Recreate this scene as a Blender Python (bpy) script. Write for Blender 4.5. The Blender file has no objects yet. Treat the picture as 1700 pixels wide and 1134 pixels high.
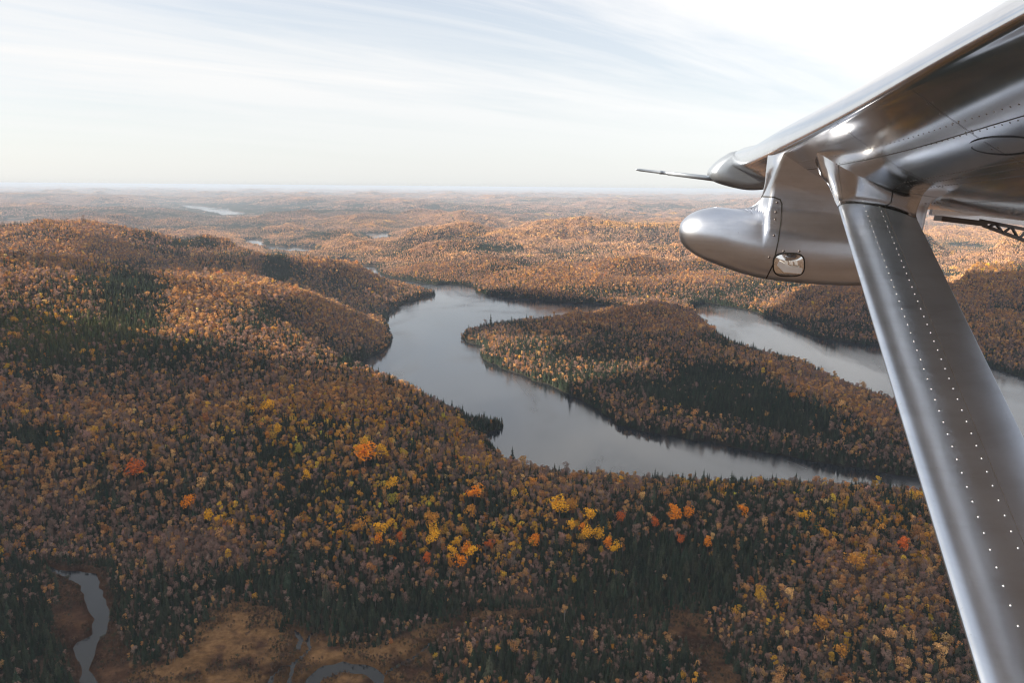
import bpy, math, random
import numpy as np
from mathutils import Vector, Matrix
random.seed(7); rng = np.random.default_rng(11)
S = bpy.context.scene
COL = S.collection
# ------------------------------------------------------------------ camera
FPX = 1322.2; PITCH = math.radians(11.0); ROLL = math.radians(0.5)
CAM = np.array([0., 0., 300.])
cd = bpy.data.cameras.new('camera'); cam = bpy.data.objects.new('camera', cd); COL.objects.link(cam)
cd.sensor_width = 36; cd.lens = FPX/1700*36; cd.clip_start = .1; cd.clip_end = 200000
MC = Matrix.Rotation(math.pi/2-PITCH, 4, 'X') @ Matrix.Rotation(ROLL, 4, 'Z')
cam.matrix_world = Matrix.Translation((0, 0, 300)) @ MC
S.camera = cam
MR = np.array(MC.to_3x3())
# ------------------------------------------------------------------ light, sky, exposure
SUN_AZ, SUN_EL = math.radians(-94), math.radians(28)      # azimuth clockwise from +Y (negative to the left)
sdir = Vector((math.sin(SUN_AZ)*math.cos(SUN_EL), math.cos(SUN_AZ)*math.cos(SUN_EL), math.sin(SUN_EL)))
sl = bpy.data.lights.new('sun', 'SUN'); sl.energy = 5.0; sl.angle = math.radians(.6); sl.color = (1, .86, .67)
sun = bpy.data.objects.new('sun', sl); COL.objects.link(sun)
sun.rotation_euler = sdir.to_track_quat('Z', 'Y').to_euler(); sun.location = (300, 100, 900)
W = bpy.data.worlds.new('World'); S.world = W; W.use_nodes = True
def N(nt, typ, **kw):
    n = nt.nodes.new(typ)
    for k, v in kw.items():
        if k == 'i':
            for a, b in v.items(): n.inputs[a].default_value = b
        else: setattr(n, k, v)
    return n
def LK(nt, a, b): nt.links.new(a, b)
def ramp(nt, fac, stops):
    r = N(nt, 'ShaderNodeValToRGB'); e = r.color_ramp.elements
    while len(e) < len(stops): e.new(.5)
    for el, (p, c) in zip(e, stops): el.position = p; el.color = (c if len(c) == 4 else (*c, 1))
    if fac is not None: LK(nt, fac, r.inputs[0])
    return r.outputs[0]
def mth(nt, op, a, b=None, clamp=False):
    m = N(nt, 'ShaderNodeMath', operation=op); m.use_clamp = clamp
    for k, v in ((0, a), (1, b)):
        if v is None: continue
        if isinstance(v, (int, float)): m.inputs[k].default_value = v
        else: LK(nt, v, m.inputs[k])
    return m.outputs[0]
def mixc(nt, fac, a, b, mode='MIX'):
    m = N(nt, 'ShaderNodeMix', data_type='RGBA', blend_type=mode)
    for k, v in ((0, fac), (6, a), (7, b)):
        if isinstance(v, (int, float)): m.inputs[k].default_value = v
        elif isinstance(v, tuple): m.inputs[k].default_value = (*v, 1) if len(v) == 3 else v
        else: LK(nt, v, m.inputs[k])
    return m.outputs[2]
def build_world():
    nt = W.node_tree; nt.nodes.clear()
    out = N(nt, 'ShaderNodeOutputWorld'); bg = N(nt, 'ShaderNodeBackground'); bg.inputs[1].default_value = .05
    sky = N(nt, 'ShaderNodeTexSky', sky_type='NISHITA'); sky.sun_disc = False
    sky.sun_elevation = SUN_EL; sky.sun_rotation = SUN_AZ
    sky.altitude = 300; sky.air_density = 1; sky.dust_density = 1.5; sky.ozone_density = 1
    tc = N(nt, 'ShaderNodeTexCoord'); sp = N(nt, 'ShaderNodeSeparateXYZ'); LK(nt, tc.outputs['Generated'], sp.inputs[0])
    z = mth(nt, 'MAXIMUM', sp.outputs[2], .0)
    zz = mth(nt, 'ADD', z, .05)
    cb = N(nt, 'ShaderNodeCombineXYZ')
    LK(nt, mth(nt, 'DIVIDE', sp.outputs[0], zz), cb.inputs[0]); LK(nt, mth(nt, 'DIVIDE', sp.outputs[1], zz), cb.inputs[1])
    mr = N(nt, 'ShaderNodeMapping'); mr.inputs['Rotation'].default_value = (0, 0, math.radians(-42)); LK(nt, cb.outputs[0], mr.inputs[0])
    mp = N(nt, 'ShaderNodeMapping'); mp.inputs['Scale'].default_value = (.16, .62, 1); mp.inputs['Location'].default_value = (1.3, .4, 0); LK(nt, mr.outputs[0], mp.inputs[0])
    n1 = N(nt, 'ShaderNodeTexNoise', i={'Scale': 1.5, 'Detail': 11, 'Roughness': .62, 'Distortion': .55}); LK(nt, mp.outputs[0], n1.inputs[0])
    n2 = N(nt, 'ShaderNodeTexNoise', i={'Scale': .55, 'Detail': 4, 'Roughness': .5, 'Distortion': .3}); LK(nt, mp.outputs[0], n2.inputs[0])
    m = mth(nt, 'ADD', mth(nt, 'MULTIPLY', n1.outputs[0], .75), mth(nt, 'MULTIPLY', n2.outputs[0], .6))
    # more veil towards the ahead-right side of the sky
    dt = N(nt, 'ShaderNodeVectorMath', operation='DOT_PRODUCT'); LK(nt, tc.outputs['Generated'], dt.inputs[0]); dt.inputs[1].default_value = (.28, .93, .24)
    glow = mth(nt, 'POWER', mth(nt, 'MAXIMUM', dt.outputs['Value'], 0), 6)
    m = mth(nt, 'ADD', m, mth(nt, 'MULTIPLY', glow, .015))
    veil = ramp(nt, m, [(.50, (.0,)*3), (.61, (.5,)*3), (.74, (1.,)*3)])
    fade = ramp(nt, z, [(0, (0,)*3), (.03, (.1,)*3), (.13, (1,)*3)])
    fac = mth(nt, 'MULTIPLY', veil, fade)
    low = mixc(nt, .22, (6.5, 6.62, 6.62), sky.outputs[0])
    low = mixc(nt, ramp(nt, z, [(.0, (0,)*3), (.25, (1,)*3)]), low, mixc(nt, .42, (5.5, 5.8, 6.3), sky.outputs[0]))
    vc = N(nt, 'ShaderNodeVectorMath', operation='SCALE'); vc.inputs[0].default_value = (1.0, .992, .985); LK(nt, mth(nt, 'ADD', mth(nt, 'MULTIPLY', glow, .2), 6.5), vc.inputs['Scale'])
    dr_ = N(nt, 'ShaderNodeVectorMath', operation='DOT_PRODUCT'); LK(nt, tc.outputs['Generated'], dr_.inputs[0]); dr_.inputs[1].default_value = (.50, .85, .17)
    lit = mth(nt, 'ADD', mth(nt, 'MULTIPLY', mth(nt, 'POWER', mth(nt, 'MAXIMUM', dr_.outputs['Value'], 0), 13), .1), .92)       # the thin veil glows brightest ahead-right
    sc_ = N(nt, 'ShaderNodeVectorMath', operation='SCALE'); LK(nt, mixc(nt, fac, low, vc.outputs[0]), sc_.inputs[0]); LK(nt, lit, sc_.inputs['Scale'])
    LK(nt, sc_.outputs[0], bg.inputs[0]); LK(nt, bg.outputs[0], out.inputs[0])
build_world()
S.view_settings.view_transform = 'Standard'; S.view_settings.look = 'None'; S.view_settings.exposure = 1.72; S.view_settings.gamma = 1
S.render.engine = 'CYCLES'
cy = S.cycles; cy.max_bounces = 5; cy.diffuse_bounces = 2; cy.glossy_bounces = 3; cy.transmission_bounces = 2; cy.transparent_max_bounces = 6; cy.volume_bounces = 2
cy.use_denoising = True; cy.filter_width = 1.2; cy.sample_clamp_indirect = 3
try: cy.denoiser = 'OPENIMAGEDENOISE'; cy.denoising_prefilter = 'ACCURATE'
except Exception: pass
# ------------------------------------------------------------------ projection helpers (photo pixels, 1700 x 1134)
def rays(px, py):
    px = np.asarray(px, float); py = np.asarray(py, float)
    d = np.stack([(px-850)/FPX, (567-py)/FPX, -np.ones_like(px)], -1)
    return d @ MR.T
def unproj(pts, z=0.):
    p = np.asarray(pts, float); d = rays(p[..., 0], p[..., 1]); t = (z-300)/d[..., 2]
    return (CAM + d*t[..., None])[..., :2]
def toimg(x, y, z):
    q = np.stack([x, y, z-300], -1) @ MR
    w = np.where(-q[..., 2] > 1, -q[..., 2], 1)
    ok = -q[..., 2] > 1
    return np.where(ok, 850+FPX*q[..., 0]/w, -9e3), np.where(ok, 567-FPX*q[..., 1]/w, 9e3)
# ------------------------------------------------------------------ object helpers
def tag(o, label=None, cat=None, group=None, kind=None):
    if label: o['label'] = label
    if cat: o['category'] = cat
    if group: o['group'] = group
    if kind: o['kind'] = kind
    return o
def mesh_np(name, v, f, mats=(), smooth=False, attrs=None, fm=None):
    """v (n,3); f (m,k) with one k; attrs {name:(n,4) colour}"""
    v = np.asarray(v, np.float32); f = np.asarray(f, np.int32); k = f.shape[1] if len(f) else 3
    me = bpy.data.meshes.new(name); me.vertices.add(len(v)); me.vertices.foreach_set('co', v.ravel())
    if len(f):
        me.loops.add(f.size); me.loops.foreach_set('vertex_index', f.ravel())
        me.polygons.add(len(f)); me.polygons.foreach_set('loop_start', np.arange(0, f.size, k, dtype=np.int32))
        me.polygons.foreach_set('use_smooth', np.full(len(f), smooth))
        if fm is not None: me.polygons.foreach_set('material_index', np.asarray(fm, np.int32))
    for a, c in (attrs or {}).items():
        at = me.attributes.new(a, 'FLOAT_COLOR', 'POINT'); at.data.foreach_set('color', np.asarray(c, np.float32).ravel())
    for m in mats: me.materials.append(m)
    me.update(calc_edges=True)
    return me
def link(name, me, parent=None):
    o = bpy.data.objects.new(name, me); COL.objects.link(o)
    if parent: o.parent = parent
    return o
# ------------------------------------------------------------------ noise
_perm = rng.permutation(256); _perm = np.concatenate([_perm, _perm]); _gr = rng.uniform(0, 2*np.pi, 256)
def perlin(x, y):
    xi = np.floor(x).astype(int); yi = np.floor(y).astype(int); xf = x-xi; yf = y-yi
    u = xf**3*(xf*(xf*6-15)+10); v = yf**3*(yf*(yf*6-15)+10)
    def g(a, b, dx, dy):
        h = _gr[_perm[_perm[(xi+a) & 255]+((yi+b) & 255)]]; return np.cos(h)*dx+np.sin(h)*dy
    n00 = g(0, 0, xf, yf); n10 = g(1, 0, xf-1, yf); n01 = g(0, 1, xf, yf-1); n11 = g(1, 1, xf-1, yf-1)
    return (n00*(1-u)+n10*u)*(1-v)+(n01*(1-u)+n11*u)*v*1.0
def fbm(x, y, s, o=4, off=0.):
    a = 1.; t = 0.; r = 0.
    for i in range(o):
        r = r+a*perlin(x/s+off+17.3*i, y/s-off+9.1*i); t += a; a *= .5; s = s/2.03
    return r/t*1.6
def sm(x, a, b):
    t = np.clip((x-a)/(b-a), 0, 1); return t*t*(3-2*t)
# ------------------------------------------------------------------ lakes and bog, traced shorelines laid on the water level
MAIN = [(553,432),(575,430),(597,433),(598,440),(628,446),(634,456),(650,460),(680,466),(725,473),(760,472),(788,474),(790,486),(830,492),(880,497),(940,502),(1000,506),(1030,508),(1036,516),(1025,526),
 (980,532),(910,534),(850,540),(805,548),(775,555),(764,562),(775,568),(800,574),(797,588),(806,598),(830,610),(880,628),(930,648),(980,672),(1005,690),(1020,705),(1060,715),(1130,725),(1200,738),(1260,750),(1330,762),(1400,775),(1470,786),(1515,792),(1600,800),(1640,812),
 (1600,838),(1500,826),(1400,818),(1300,812),(1200,812),(1100,808),(1020,802),(930,797),(880,790),(846,775),(822,752),(800,722),(834,712),(834,705),(800,706),(752,690),(700,662),(645,640),(600,625),(570,612),(600,600),(615,592),(640,580),(648,570),(645,555),(638,535),(645,520),(662,508),(690,497),(723,489),(716,486),(680,478),(640,468),(612,462),(580,445)]
CHAIN = [(398,398),(425,396),(440,399),(438,408),(465,410),(490,408),(527,410),(527,415),(512,420),(480,420),(455,418),(430,412),(408,405)]
L3 = [(601,387),(646,386),(648,396),(616,399)]
L4 = [(283,339),(330,342),(372,346),(392,351),(420,357),(372,359),(345,352),(305,345)]
L5 = [(8,364),(47,364),(45,368),(6,369)]
L6 = [(1577,406),(1634,407),(1625,413),(1588,412)]
L7 = [(1556,452),(1580,457),(1572,463),(1556,462)]
RIGHT = [(1149,508),(1165,503),(1188,504),(1205,508),(1240,514),(1290,530),(1330,548),(1370,563),(1410,569),(1455,572),(1500,580),(1560,592),(1640,608),(1700,628),(1800,650),(2000,690),
 (2000,830),(1800,790),(1700,755),(1640,735),(1560,706),(1480,672),(1440,658),(1385,637),(1350,618),(1290,598),(1230,580),(1190,562),(1175,545),(1160,530),(1150,518)]
RIVER = [(72,938),(100,944),(135,946),(168,950),(170,975),(188,1010),(186,1045),(167,1075),(160,1100),(172,1134),(185,1200),(130,1200),(122,1134),(127,1110),(116,1087),(121,1067),(146,1055),(150,1030),(136,1005),(128,975),(100,960),(76,950)]
POND = [(498,1136),(512,1118),(535,1102),(570,1094),(610,1100),(640,1115),(655,1140),(660,1190),(628,1190),(618,1140),(600,1124),(570,1121),(540,1132),(530,1190),(490,1190)]
WATERS = [(MAIN, 1), (CHAIN, 1), (L3, 1), (L4, 1), (L5, 1), (L6, 1), (L7, 1), (RIGHT, 1), (RIVER, 0), (POND, 0)]
BOG = [(70,935),(170,950),(190,1000),(190,1050),(230,1110),(270,1100),(330,1050),(372,1008),(440,1014),(480,1040),(560,1062),(640,1066),(740,1040),(800,1020),(900,1018),(905,1024),(800,1036),(740,1055),(705,1080),(715,1134),(820,1250),(100,1250),(122,1134),(95,1050),(100,980)]
CUT = [(1100,1030),(1165,1050),(1190,1100),(1215,1140),(1260,1220),(1180,1220),(1150,1120),(1110,1060)]
CREEKS = [[(526,1043),(511,1062),(515,1078),(500,1092),(487,1103),(484,1118),(478,1140),(470,1180)],[(487,1105),(468,1109),(452,1124),(446,1150)],[(490,1048),(499,1062),(495,1080)],[(640,1118),(690,1090),(715,1068)]]
def densify(poly, step, seed, amp):
    p = unproj(poly); q = []
    r = np.random.default_rng(seed)
    for i in range(len(p)):
        a, b = p[i], p[(i+1) % len(p)]; L = np.hypot(*(b-a)); dist = np.hypot(*a)
        st = max(step, dist*.012); n = max(1, int(L/st)); t = np.arange(n)/n
        s = a+(b-a)*t[:, None]; nr = np.array([-(b-a)[1], (b-a)[0]])/max(L, 1e-6)
        s = s+nr*(r.normal(0, amp*st, n)*(t > 0))[:, None]; q.append(s)
    return np.concatenate(q)
def sdist(X, Y, poly, near=2500.):
    """signed distance, negative inside; far points get `near`"""
    out = np.full(X.shape, near); cx, cy_ = poly.min(0), poly.max(0)
    m = (X > cx[0]-near) & (X < cy_[0]+near) & (Y > cx[1]-near) & (Y < cy_[1]+near)
    xs = X[m]; ys = Y[m]; d2 = np.full(xs.shape, near**2); ins = np.zeros(xs.shape, bool)
    for i in range(len(poly)):
        a = poly[i]; b = poly[(i+1) % len(poly)]; e = b-a; L = e@e+1e-9
        dx = xs-a[0]; dy = ys-a[1]; t = np.clip((dx*e[0]+dy*e[1])/L, 0, 1)
        np.minimum(d2, (dx-t*e[0])**2+(dy-t*e[1])**2, out=d2)
        c = (a[1] > ys) != (b[1] > ys)
        if abs(e[1]) > 1e-9: ins ^= c & (xs < (ys-a[1])/e[1]*e[0]+a[0])
    out[m] = np.where(ins, -1, 1)*np.sqrt(d2); return out
POLYS = [(densify(p, 14 if k else 5, i+3, .22), k) for i, (p, k) in enumerate(WATERS)]
BOGP = densify(BOG, 8, 50, .3); CUTP = densify(CUT, 8, 51, .3)
# ------------------------------------------------------------------ hills: (px, py of the crest in the photo, height, half width across, along, rotation)
HILLS = [
 (560,640,66,130,105,15),(470,652,56,70,70,0),(700,690,34,75,60,0),(430,720,40,70,90,0),(640,760,34,140,80,0),(760,720,18,60,50,0),
 (1250,812,20,260,70,0),(950,830,20,150,60,0),(1450,850,26,160,120,0),
 (120,720,46,190,80,0),(-60,660,60,160,110,0),(-150,800,45,160,160,0),(250,640,44,120,60,0),
 (330,440,128,170,210,-20),(485,437,104,170,210,-10),(590,510,58,110,170,0),(150,480,100,170,150,0),(250,462,118,70,70,0),(60,425,150,260,160,0),(80,374,192,560,260,-8),(-200,420,190,500,400,0),(495,417,70,100,120,0),
 (340,394,156,130,80,0),(380,545,66,110,110,0),(520,555,60,90,90,0),(120,600,52,150,70,0),(300,590,48,90,60,0),
 (880,522,26,70,60,0),(980,530,31,120,70,0),(1090,560,34,150,80,0),(1200,600,36,160,80,0),(1330,655,36,130,70,0),(1460,700,34,100,70,0),(1120,525,18,120,90,0),
 (960,462,52,230,110,0),(830,470,36,100,80,0),(1080,470,36,170,120,0),(700,440,42,170,110,0),(740,408,66,260,160,0),(600,375,96,330,220,0),(900,425,64,420,200,0),(1120,440,60,300,200,0),(1380,520,46,200,110,0),(1480,500,44,300,160,0),(1650,560,34,200,130,0),
 (730,380,100,420,250,0),(1050,372,122,800,260,0),(1330,430,84,400,260,0),(1680,440,110,500,300,0),(1640,390,120,700,300,0),
 (470,385,66,200,150,0),(610,400,40,80,60,0),(480,397,34,70,60,0),
 (100,343,95,1300,600,0),(480,327,120,2200,900,0),(60,322,130,3200,1200,0),(1000,330,120,2600,900,0),(1400,336,110,2600,900,0),(720,338,90,1300,500,0),(560,350,70,700,300,0),
]
def height(X, Y, ret=False):
    r = np.hypot(X, Y)
    z = 12+13*fbm(X, Y, 240, 4)+sm(r, 1500, 5000)*(8+85*fbm(X, Y, 850, 4, 5.))+sm(r, 4500, 14000)*(42+90*fbm(X, Y, 1900, 3, 6.)+110*fbm(X*1.0, Y*1.6, 4200, 5, 2.))
    z = z+sm(r, 900, 1500)*62*fbm(X, Y, 420, 3, 8.)
    z = np.maximum(z, 7)
    acc = np.exp(np.clip(z, 0, 300)/9.)
    for px, py, h, a, b, ro in HILLS:
        c = unproj((px, py), h); t = math.radians(ro)
        dx = X-c[0]; dy = Y-c[1]; u = (dx*math.cos(t)+dy*math.sin(t))/a; v = (-dx*math.sin(t)+dy*math.cos(t))/b
        acc += np.exp((h-4)*np.exp(-.5*(u*u+v*v))*(1+.14*fbm(X, Y, a*.7, 2, 3.))/9.)-1
    z = 9.*np.log(acc)+sm(r, 1100, 1700)*(1-sm(r, 4000, 9000))*60*fbm(X, Y, 330, 3, 18.)
    z = np.maximum(z, 6)
    z = np.where(z > 150, 150+70*np.tanh((z-150)/70), z)
    dw = np.full(X.shape, 2500.); dr = np.full(X.shape, 2500.)
    for p, k in POLYS:
        if k: dw = np.minimum(dw, sdist(X, Y, p))
        else: dr = np.minimum(dr, sdist(X, Y, p, 300.)+2.2)
    bog = np.minimum(sdist(X, Y, BOGP, 400.), 400); cut = sdist(X, Y, CUTP, 60.)
    L = np.clip(.10*r, 120, 900)
    z = 2.2+(z-2.2)*sm(np.maximum(dw, 0), -L*.25, L)*sm(bog, -12, 150)*sm(dr, -8, 140)
    z = np.where(bog < 0, .9+.35*fbm(X, Y, 14, 3), z)
    z = np.where(bog < 12, np.minimum(z, 2.0), z)
    m_ = (r > 380) & (r < 640) & (np.abs(X) < 400)
    if m_.any():
        xs, ys = X[m_], Y[m_]; d_ = np.full(xs.shape, 1e3); wob = 1.6*fbm(xs, ys, 9, 2, 31.)
        for c_ in CREEKS:
            p_ = unproj(c_)
            for a_, b_ in zip(p_, p_[1:]):
                e_ = b_-a_; t_ = np.clip(((xs-a_[0])*e_[0]+(ys-a_[1])*e_[1])/(e_@e_), 0, 1); d_ = np.minimum(d_, np.hypot(xs-a_[0]-t_*e_[0], ys-a_[1]-t_*e_[1]))
        z[m_] = np.where(d_+wob < 1.5, np.minimum(z[m_], -.15), z[m_]); dr[m_] = np.minimum(dr[m_], np.maximum(d_+wob-1.4, 0))
    z = np.where(dw < 6, np.minimum(z, .4+dw*.35), z); z = np.where(dr < 2, np.minimum(z, .25+dr*.45), z)
    z = np.maximum(z, -1.6)
    return (z, np.minimum(dw, dr), bog, cut) if ret else z
# polar ground sheet, fine in front, coarse behind
a1 = np.radians(np.arange(-46, 46.01, .1)); a2 = np.radians(np.arange(47, 313.1, 1.5))
TH = np.concatenate([a1, a2]); nT = len(TH)
RR = np.concatenate([[30, 120, 220, 300], np.geomspace(340, 9000, 560), np.geomspace(9100, 70000, 190)]); nR = len(RR)
tt, rr = np.meshgrid(TH, RR); GX = np.sin(tt)*rr; GY = np.cos(tt)*rr
GZ, GW, GB, GC = height(GX, GY, True)
NA = len(a1)
for p_, k_ in POLYS[1:7]:
    ta = np.arctan2(p_[:, 0], p_[:, 1]); ra = np.hypot(p_[:, 0], p_[:, 1]); o_ = np.argsort(ta)
    inn = (a1 > ta.min()) & (a1 < ta.max())
    rl = np.array([ra[np.abs(ta-t) < .012].min() if (np.abs(ta-t) < .012).any() else np.interp(t, ta[o_], ra[o_]) for t in a1])
    rl = np.convolve(np.pad(rl, 12, 'edge'), np.hanning(25)/np.hanning(25).sum(), 'valid')
    dth = np.maximum(np.maximum(ta.min()-a1, a1-ta.max()), 0)
    lim = np.maximum(300*(1-RR[:, None]/rl)-14, 4)+(dth*60)**2*30+np.maximum(0, RR[:, None]-rl)*.12
    g_ = GZ[:, :NA]; low = np.minimum(g_, lim-3*np.log1p(np.exp(np.clip((lim-g_)/-3, -30, 30)))); GZ[:, :NA] = np.where((g_ > 4), np.maximum(low, 3), g_)
GZ[-1] = -1
def lookup(X, Y, A):
    r = np.hypot(X, Y); t = np.arctan2(X, Y)
    i = np.clip(np.interp(r, RR, np.arange(nR)), 0, nR-1.001); j = np.clip(np.interp(t, a1, np.arange(len(a1))), 0, len(a1)-1.001)
    i0 = i.astype(int); j0 = j.astype(int); fi = i-i0; fj = j-j0
    return (A[i0, j0]*(1-fj)+A[i0, j0+1]*fj)*(1-fi)+(A[i0+1, j0]*(1-fj)+A[i0+1, j0+1]*fj)*fi
# ------------------------------------------------------------------ what grows where, some shares also carrying light and shade: (px, py, rx, ry, rot, conifer, yellow, orange, bare), added with a soft edge
ZONES = [
 (1150,640,270,52,12,.55,0,0,0),(860,560,90,35,20,.3,.03,0,0),(1330,690,200,40,15,.35,.02,.1,0),(1000,525,160,18,5,-.25,0,.3,0),(1380,665,140,22,22,-.4,.05,.4,0),
 (1210,560,60,20,0,.4,0,0,0),(1150,500,60,20,0,.1,0,0,.3),
 (1200,880,190,90,0,.60,0,0,0),(1080,960,160,60,0,.55,0,0,.1),(1350,1000,170,90,0,-.15,.06,.25,.35),(1480,860,120,90,0,.12,.46,.2,.1),(1300,800,230,22,0,.10,.55,.1,0),(1250,1080,90,60,0,.5,0,0,.1),
 (950,1090,260,50,0,.55,0,0,.1),(1040,1000,200,45,0,.65,0,0,0),
 (40,1050,90,120,0,.75,-.02,0,0),(330,990,200,60,0,.35,.0,0,.35),(600,960,240,60,0,.45,0,0,.25),(250,1090,70,60,0,.45,0,0,.2),(760,1000,160,25,0,.6,0,0,0),(560,1030,120,25,0,.6,0,0,0),
 (700,800,300,110,20,.05,.22,.05,0),(620,850,230,80,0,.33,.42,.10,-.1),(480,720,110,60,0,.40,.62,.05,-.1),(650,720,120,50,0,.10,.50,.1,0),(940,880,110,50,0,.35,.40,.08,0),(960,790,150,25,0,-.1,.12,.15,.2),(560,660,140,30,0,-.25,.02,.5,0),(250,700,200,40,0,-.15,.02,.45,.1),(200,780,220,50,0,-.1,.06,.4,.1),(1000,760,200,30,0,-.1,.05,.45,.1),
 (720,650,80,14,28,.3,.2,0,0),(790,690,50,20,35,.6,0,0,0),(840,740,30,25,0,.4,.1,0,0),
 (850,760,120,40,0,-.1,.0,.2,.25),(250,860,260,60,0,0,.02,.0,.6),(180,760,200,60,0,.0,.05,.25,.2),(60,720,80,22,0,.6,0,0,0),(60,880,120,30,0,.1,0,0,.4),(110,780,120,30,0,.1,.12,.1,0),(100,930,150,14,0,.6,0,0,0),
 (110,565,230,55,0,.22,.06,0,.1),(350,590,170,35,0,.30,0,0,.2),(60,545,170,50,5,.34,.2,0,0),(170,450,70,22,0,.25,.15,0,0),(245,470,55,16,0,.6,0,0,0),(320,402,42,10,0,.8,0,0,0),(460,445,26,28,0,.7,0,0,0),(420,520,60,26,0,.5,0,0,0),(470,510,60,30,0,.3,0,0,0),(370,436,50,9,0,.4,0,0,0),(120,620,110,30,0,.4,0,0,0),(290,600,120,30,0,.05,0,.1,.3),(225,500,60,60,0,.6,0,0,0),(380,500,40,14,0,.3,0,0,0),(130,480,90,20,0,.35,.1,0,0),
 (540,480,90,50,0,-.1,0,.35,0),(330,500,90,60,0,-.25,.04,.45,0),(90,420,140,25,0,-.2,.03,.5,0),(60,395,90,10,0,.1,0,.1,0),(60,470,80,22,0,-.2,0,.2,.25),(100,378,60,5,10,.1,.1,.4,0),(560,540,60,50,0,.0,0,.3,.1),(600,600,60,12,0,.4,0,0,0),  # left hills: autumn orange, raised to carry their sunlit glow as well
 (470,386,90,6,0,.4,0,0,0),(560,392,60,9,0,.35,0,0,0),(620,370,60,8,0,0,.3,.2,0),(850,388,130,4,0,-.1,.5,.1,0),(1050,372,110,5,0,-.2,.6,.1,0),(700,420,60,14,0,.1,0,.2,.1),(830,410,50,8,0,.6,0,0,0),(650,420,80,6,0,.3,0,0,0),(950,418,60,6,0,.3,0,0,0),(1100,410,50,7,0,.4,0,0,0),(860,445,60,14,0,.2,0,.1,0),(960,485,130,12,0,.3,0,0,0),(1000,455,150,14,0,-.2,0,.2,.2),(1240,480,90,25,0,.1,0,0,.3),(700,460,60,10,0,.2,0,.2,0),
 (1400,540,120,10,8,.45,0,0,0),(1630,460,120,22,0,-.1,.3,.3,0),(1600,400,120,14,0,.1,.15,.1,0),(1660,540,80,30,0,0,.05,.4,0),(1670,510,40,10,0,.5,0,0,0),
 (250,350,300,14,0,.45,0,-.3,.1),(1100,345,800,16,0,.2,0,-.25,.2),(500,345,260,12,0,.35,0,-.3,.1),  # far hills: extra conifer and less orange stand in for cloud shade
]
def species(X, Y, Z):
    px, py = toimg(X, Y, Z)
    n1 = fbm(X, Y, 130, 4, 1.); n2 = fbm(X, Y, 90, 3, 4.); n3 = fbm(X, Y, 300, 3, 6.); n4 = fbm(X, Y, 1300, 3, 7.)
    far = sm(np.hypot(X, Y), 2000, 5000); mid = sm(np.hypot(X, Y), 1000, 1500); gul = mid*(fbm(X, Y, 420, 3, 8.)+.8*fbm(X, Y, 330, 3, 18.))+far*fbm(X, Y, 850, 4, 5.)
    con = .25+.65*n1*(1-.4*far)+.75*far*n4+.06*far-.55*gul; yel = .025+.08*n2; org = .24+.26*n3+.35*gul+.12*mid-.42*sm(np.hypot(X, Y), 4200, 9000); bare = .62+.5*n2-.1*n3
    for a, b, rx, ry, ro, c, ye, og, ba in ZONES:
        t = math.radians(ro); dx = px-a; dy = py-b
        u = (dx*math.cos(t)+dy*math.sin(t))/rx; v = (-dx*math.sin(t)+dy*math.cos(t))/ry
        g = 1-sm(np.sqrt(u*u+v*v)+.25*n1, .55, 1.25)
        con = con+c*g; yel = yel+ye*g; org = org+og*g; bare = bare+ba*g
    yel = yel*(.35+1.5*sm(n2+.5*fbm(X, Y, 28, 2, 22.), -.05, .35))
    return np.clip(con, .02, .97), np.clip(yel, .004, .8), np.clip(org, .03, 1), np.clip(bare, .02, 1.2)
CON = np.array([.034, .044, .028]); YEL = np.array([.58, .31, .045]); ORG = np.array([.48, .26, .105]); BARE = np.array([.25, .162, .130])
def hard_colour(yel, org, bare, n):
    """albedo of n hardwood crowns, each kind drawn by its share"""
    t = yel+org+bare; u = rng.random(n)*t
    k = np.where(u < yel, 0, np.where(u < yel+org, 1, 2))
    base = np.stack([YEL, ORG, BARE])[k]
    j = rng.normal(0, 1, (n, 1)); hue = rng.normal(0, 1, (n, 1))
    c = base*np.exp(.22*j)
    c = c*np.where(k[:, None] == 0, np.array([1, 1, 1])+hue*np.array([.03, .16, .1]), np.where(k[:, None] == 1, np.array([1, 1, 1])+hue*np.array([.08, .17, .2]), np.array([1, 1, 1])+hue*np.array([.10, .03, .04])))
    return np.clip(c, .01, .75), k
# ------------------------------------------------------------------ materials
def new_mat(name):
    m = bpy.data.materials.new(name); m.use_nodes = True; m.node_tree.nodes.clear()
    return m, m.node_tree, N(m.node_tree, 'ShaderNodeOutputMaterial')
def leaf_mat(name, mode):
    m, nt, out = new_mat(name)
    if mode == 'obj': c = N(nt, 'ShaderNodeObjectInfo').outputs['Color']
    else:
        a = N(nt, 'ShaderNodeAttribute', attribute_name='tcol'); a.attribute_type = 'INSTANCER'; c = a.outputs['Color']
    t = N(nt, 'ShaderNodeAttribute', attribute_name='tint'); t.attribute_type = 'GEOMETRY'
    c = mixc(nt, 1., c, t.outputs['Color'], 'MULTIPLY')
    if mode == 'patch':
        k = N(nt, 'ShaderNodeAttribute', attribute_name='ckind'); k.attribute_type = 'GEOMETRY'
        cc = mixc(nt, 1., tuple(CON*1.05), t.outputs['Color'], 'MULTIPLY')
        c = mixc(nt, k.outputs['Fac'], c, cc)
    d = N(nt, 'ShaderNodeBsdfDiffuse'); LK(nt, c, d.inputs[0]); tr = N(nt, 'ShaderNodeBsdfTranslucent'); LK(nt, c, tr.inputs[0])
    mx = N(nt, 'ShaderNodeMixShader', i={0: .25}); LK(nt, d.outputs[0], mx.inputs[1]); LK(nt, tr.outputs[0], mx.inputs[2]); LK(nt, mx.outputs[0], out.inputs[0])
    return m
M_OBJ = leaf_mat('foliage', 'obj'); M_INS = leaf_mat('foliage_forest', 'ins'); M_PAT = leaf_mat('foliage_distant', 'patch')
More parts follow.
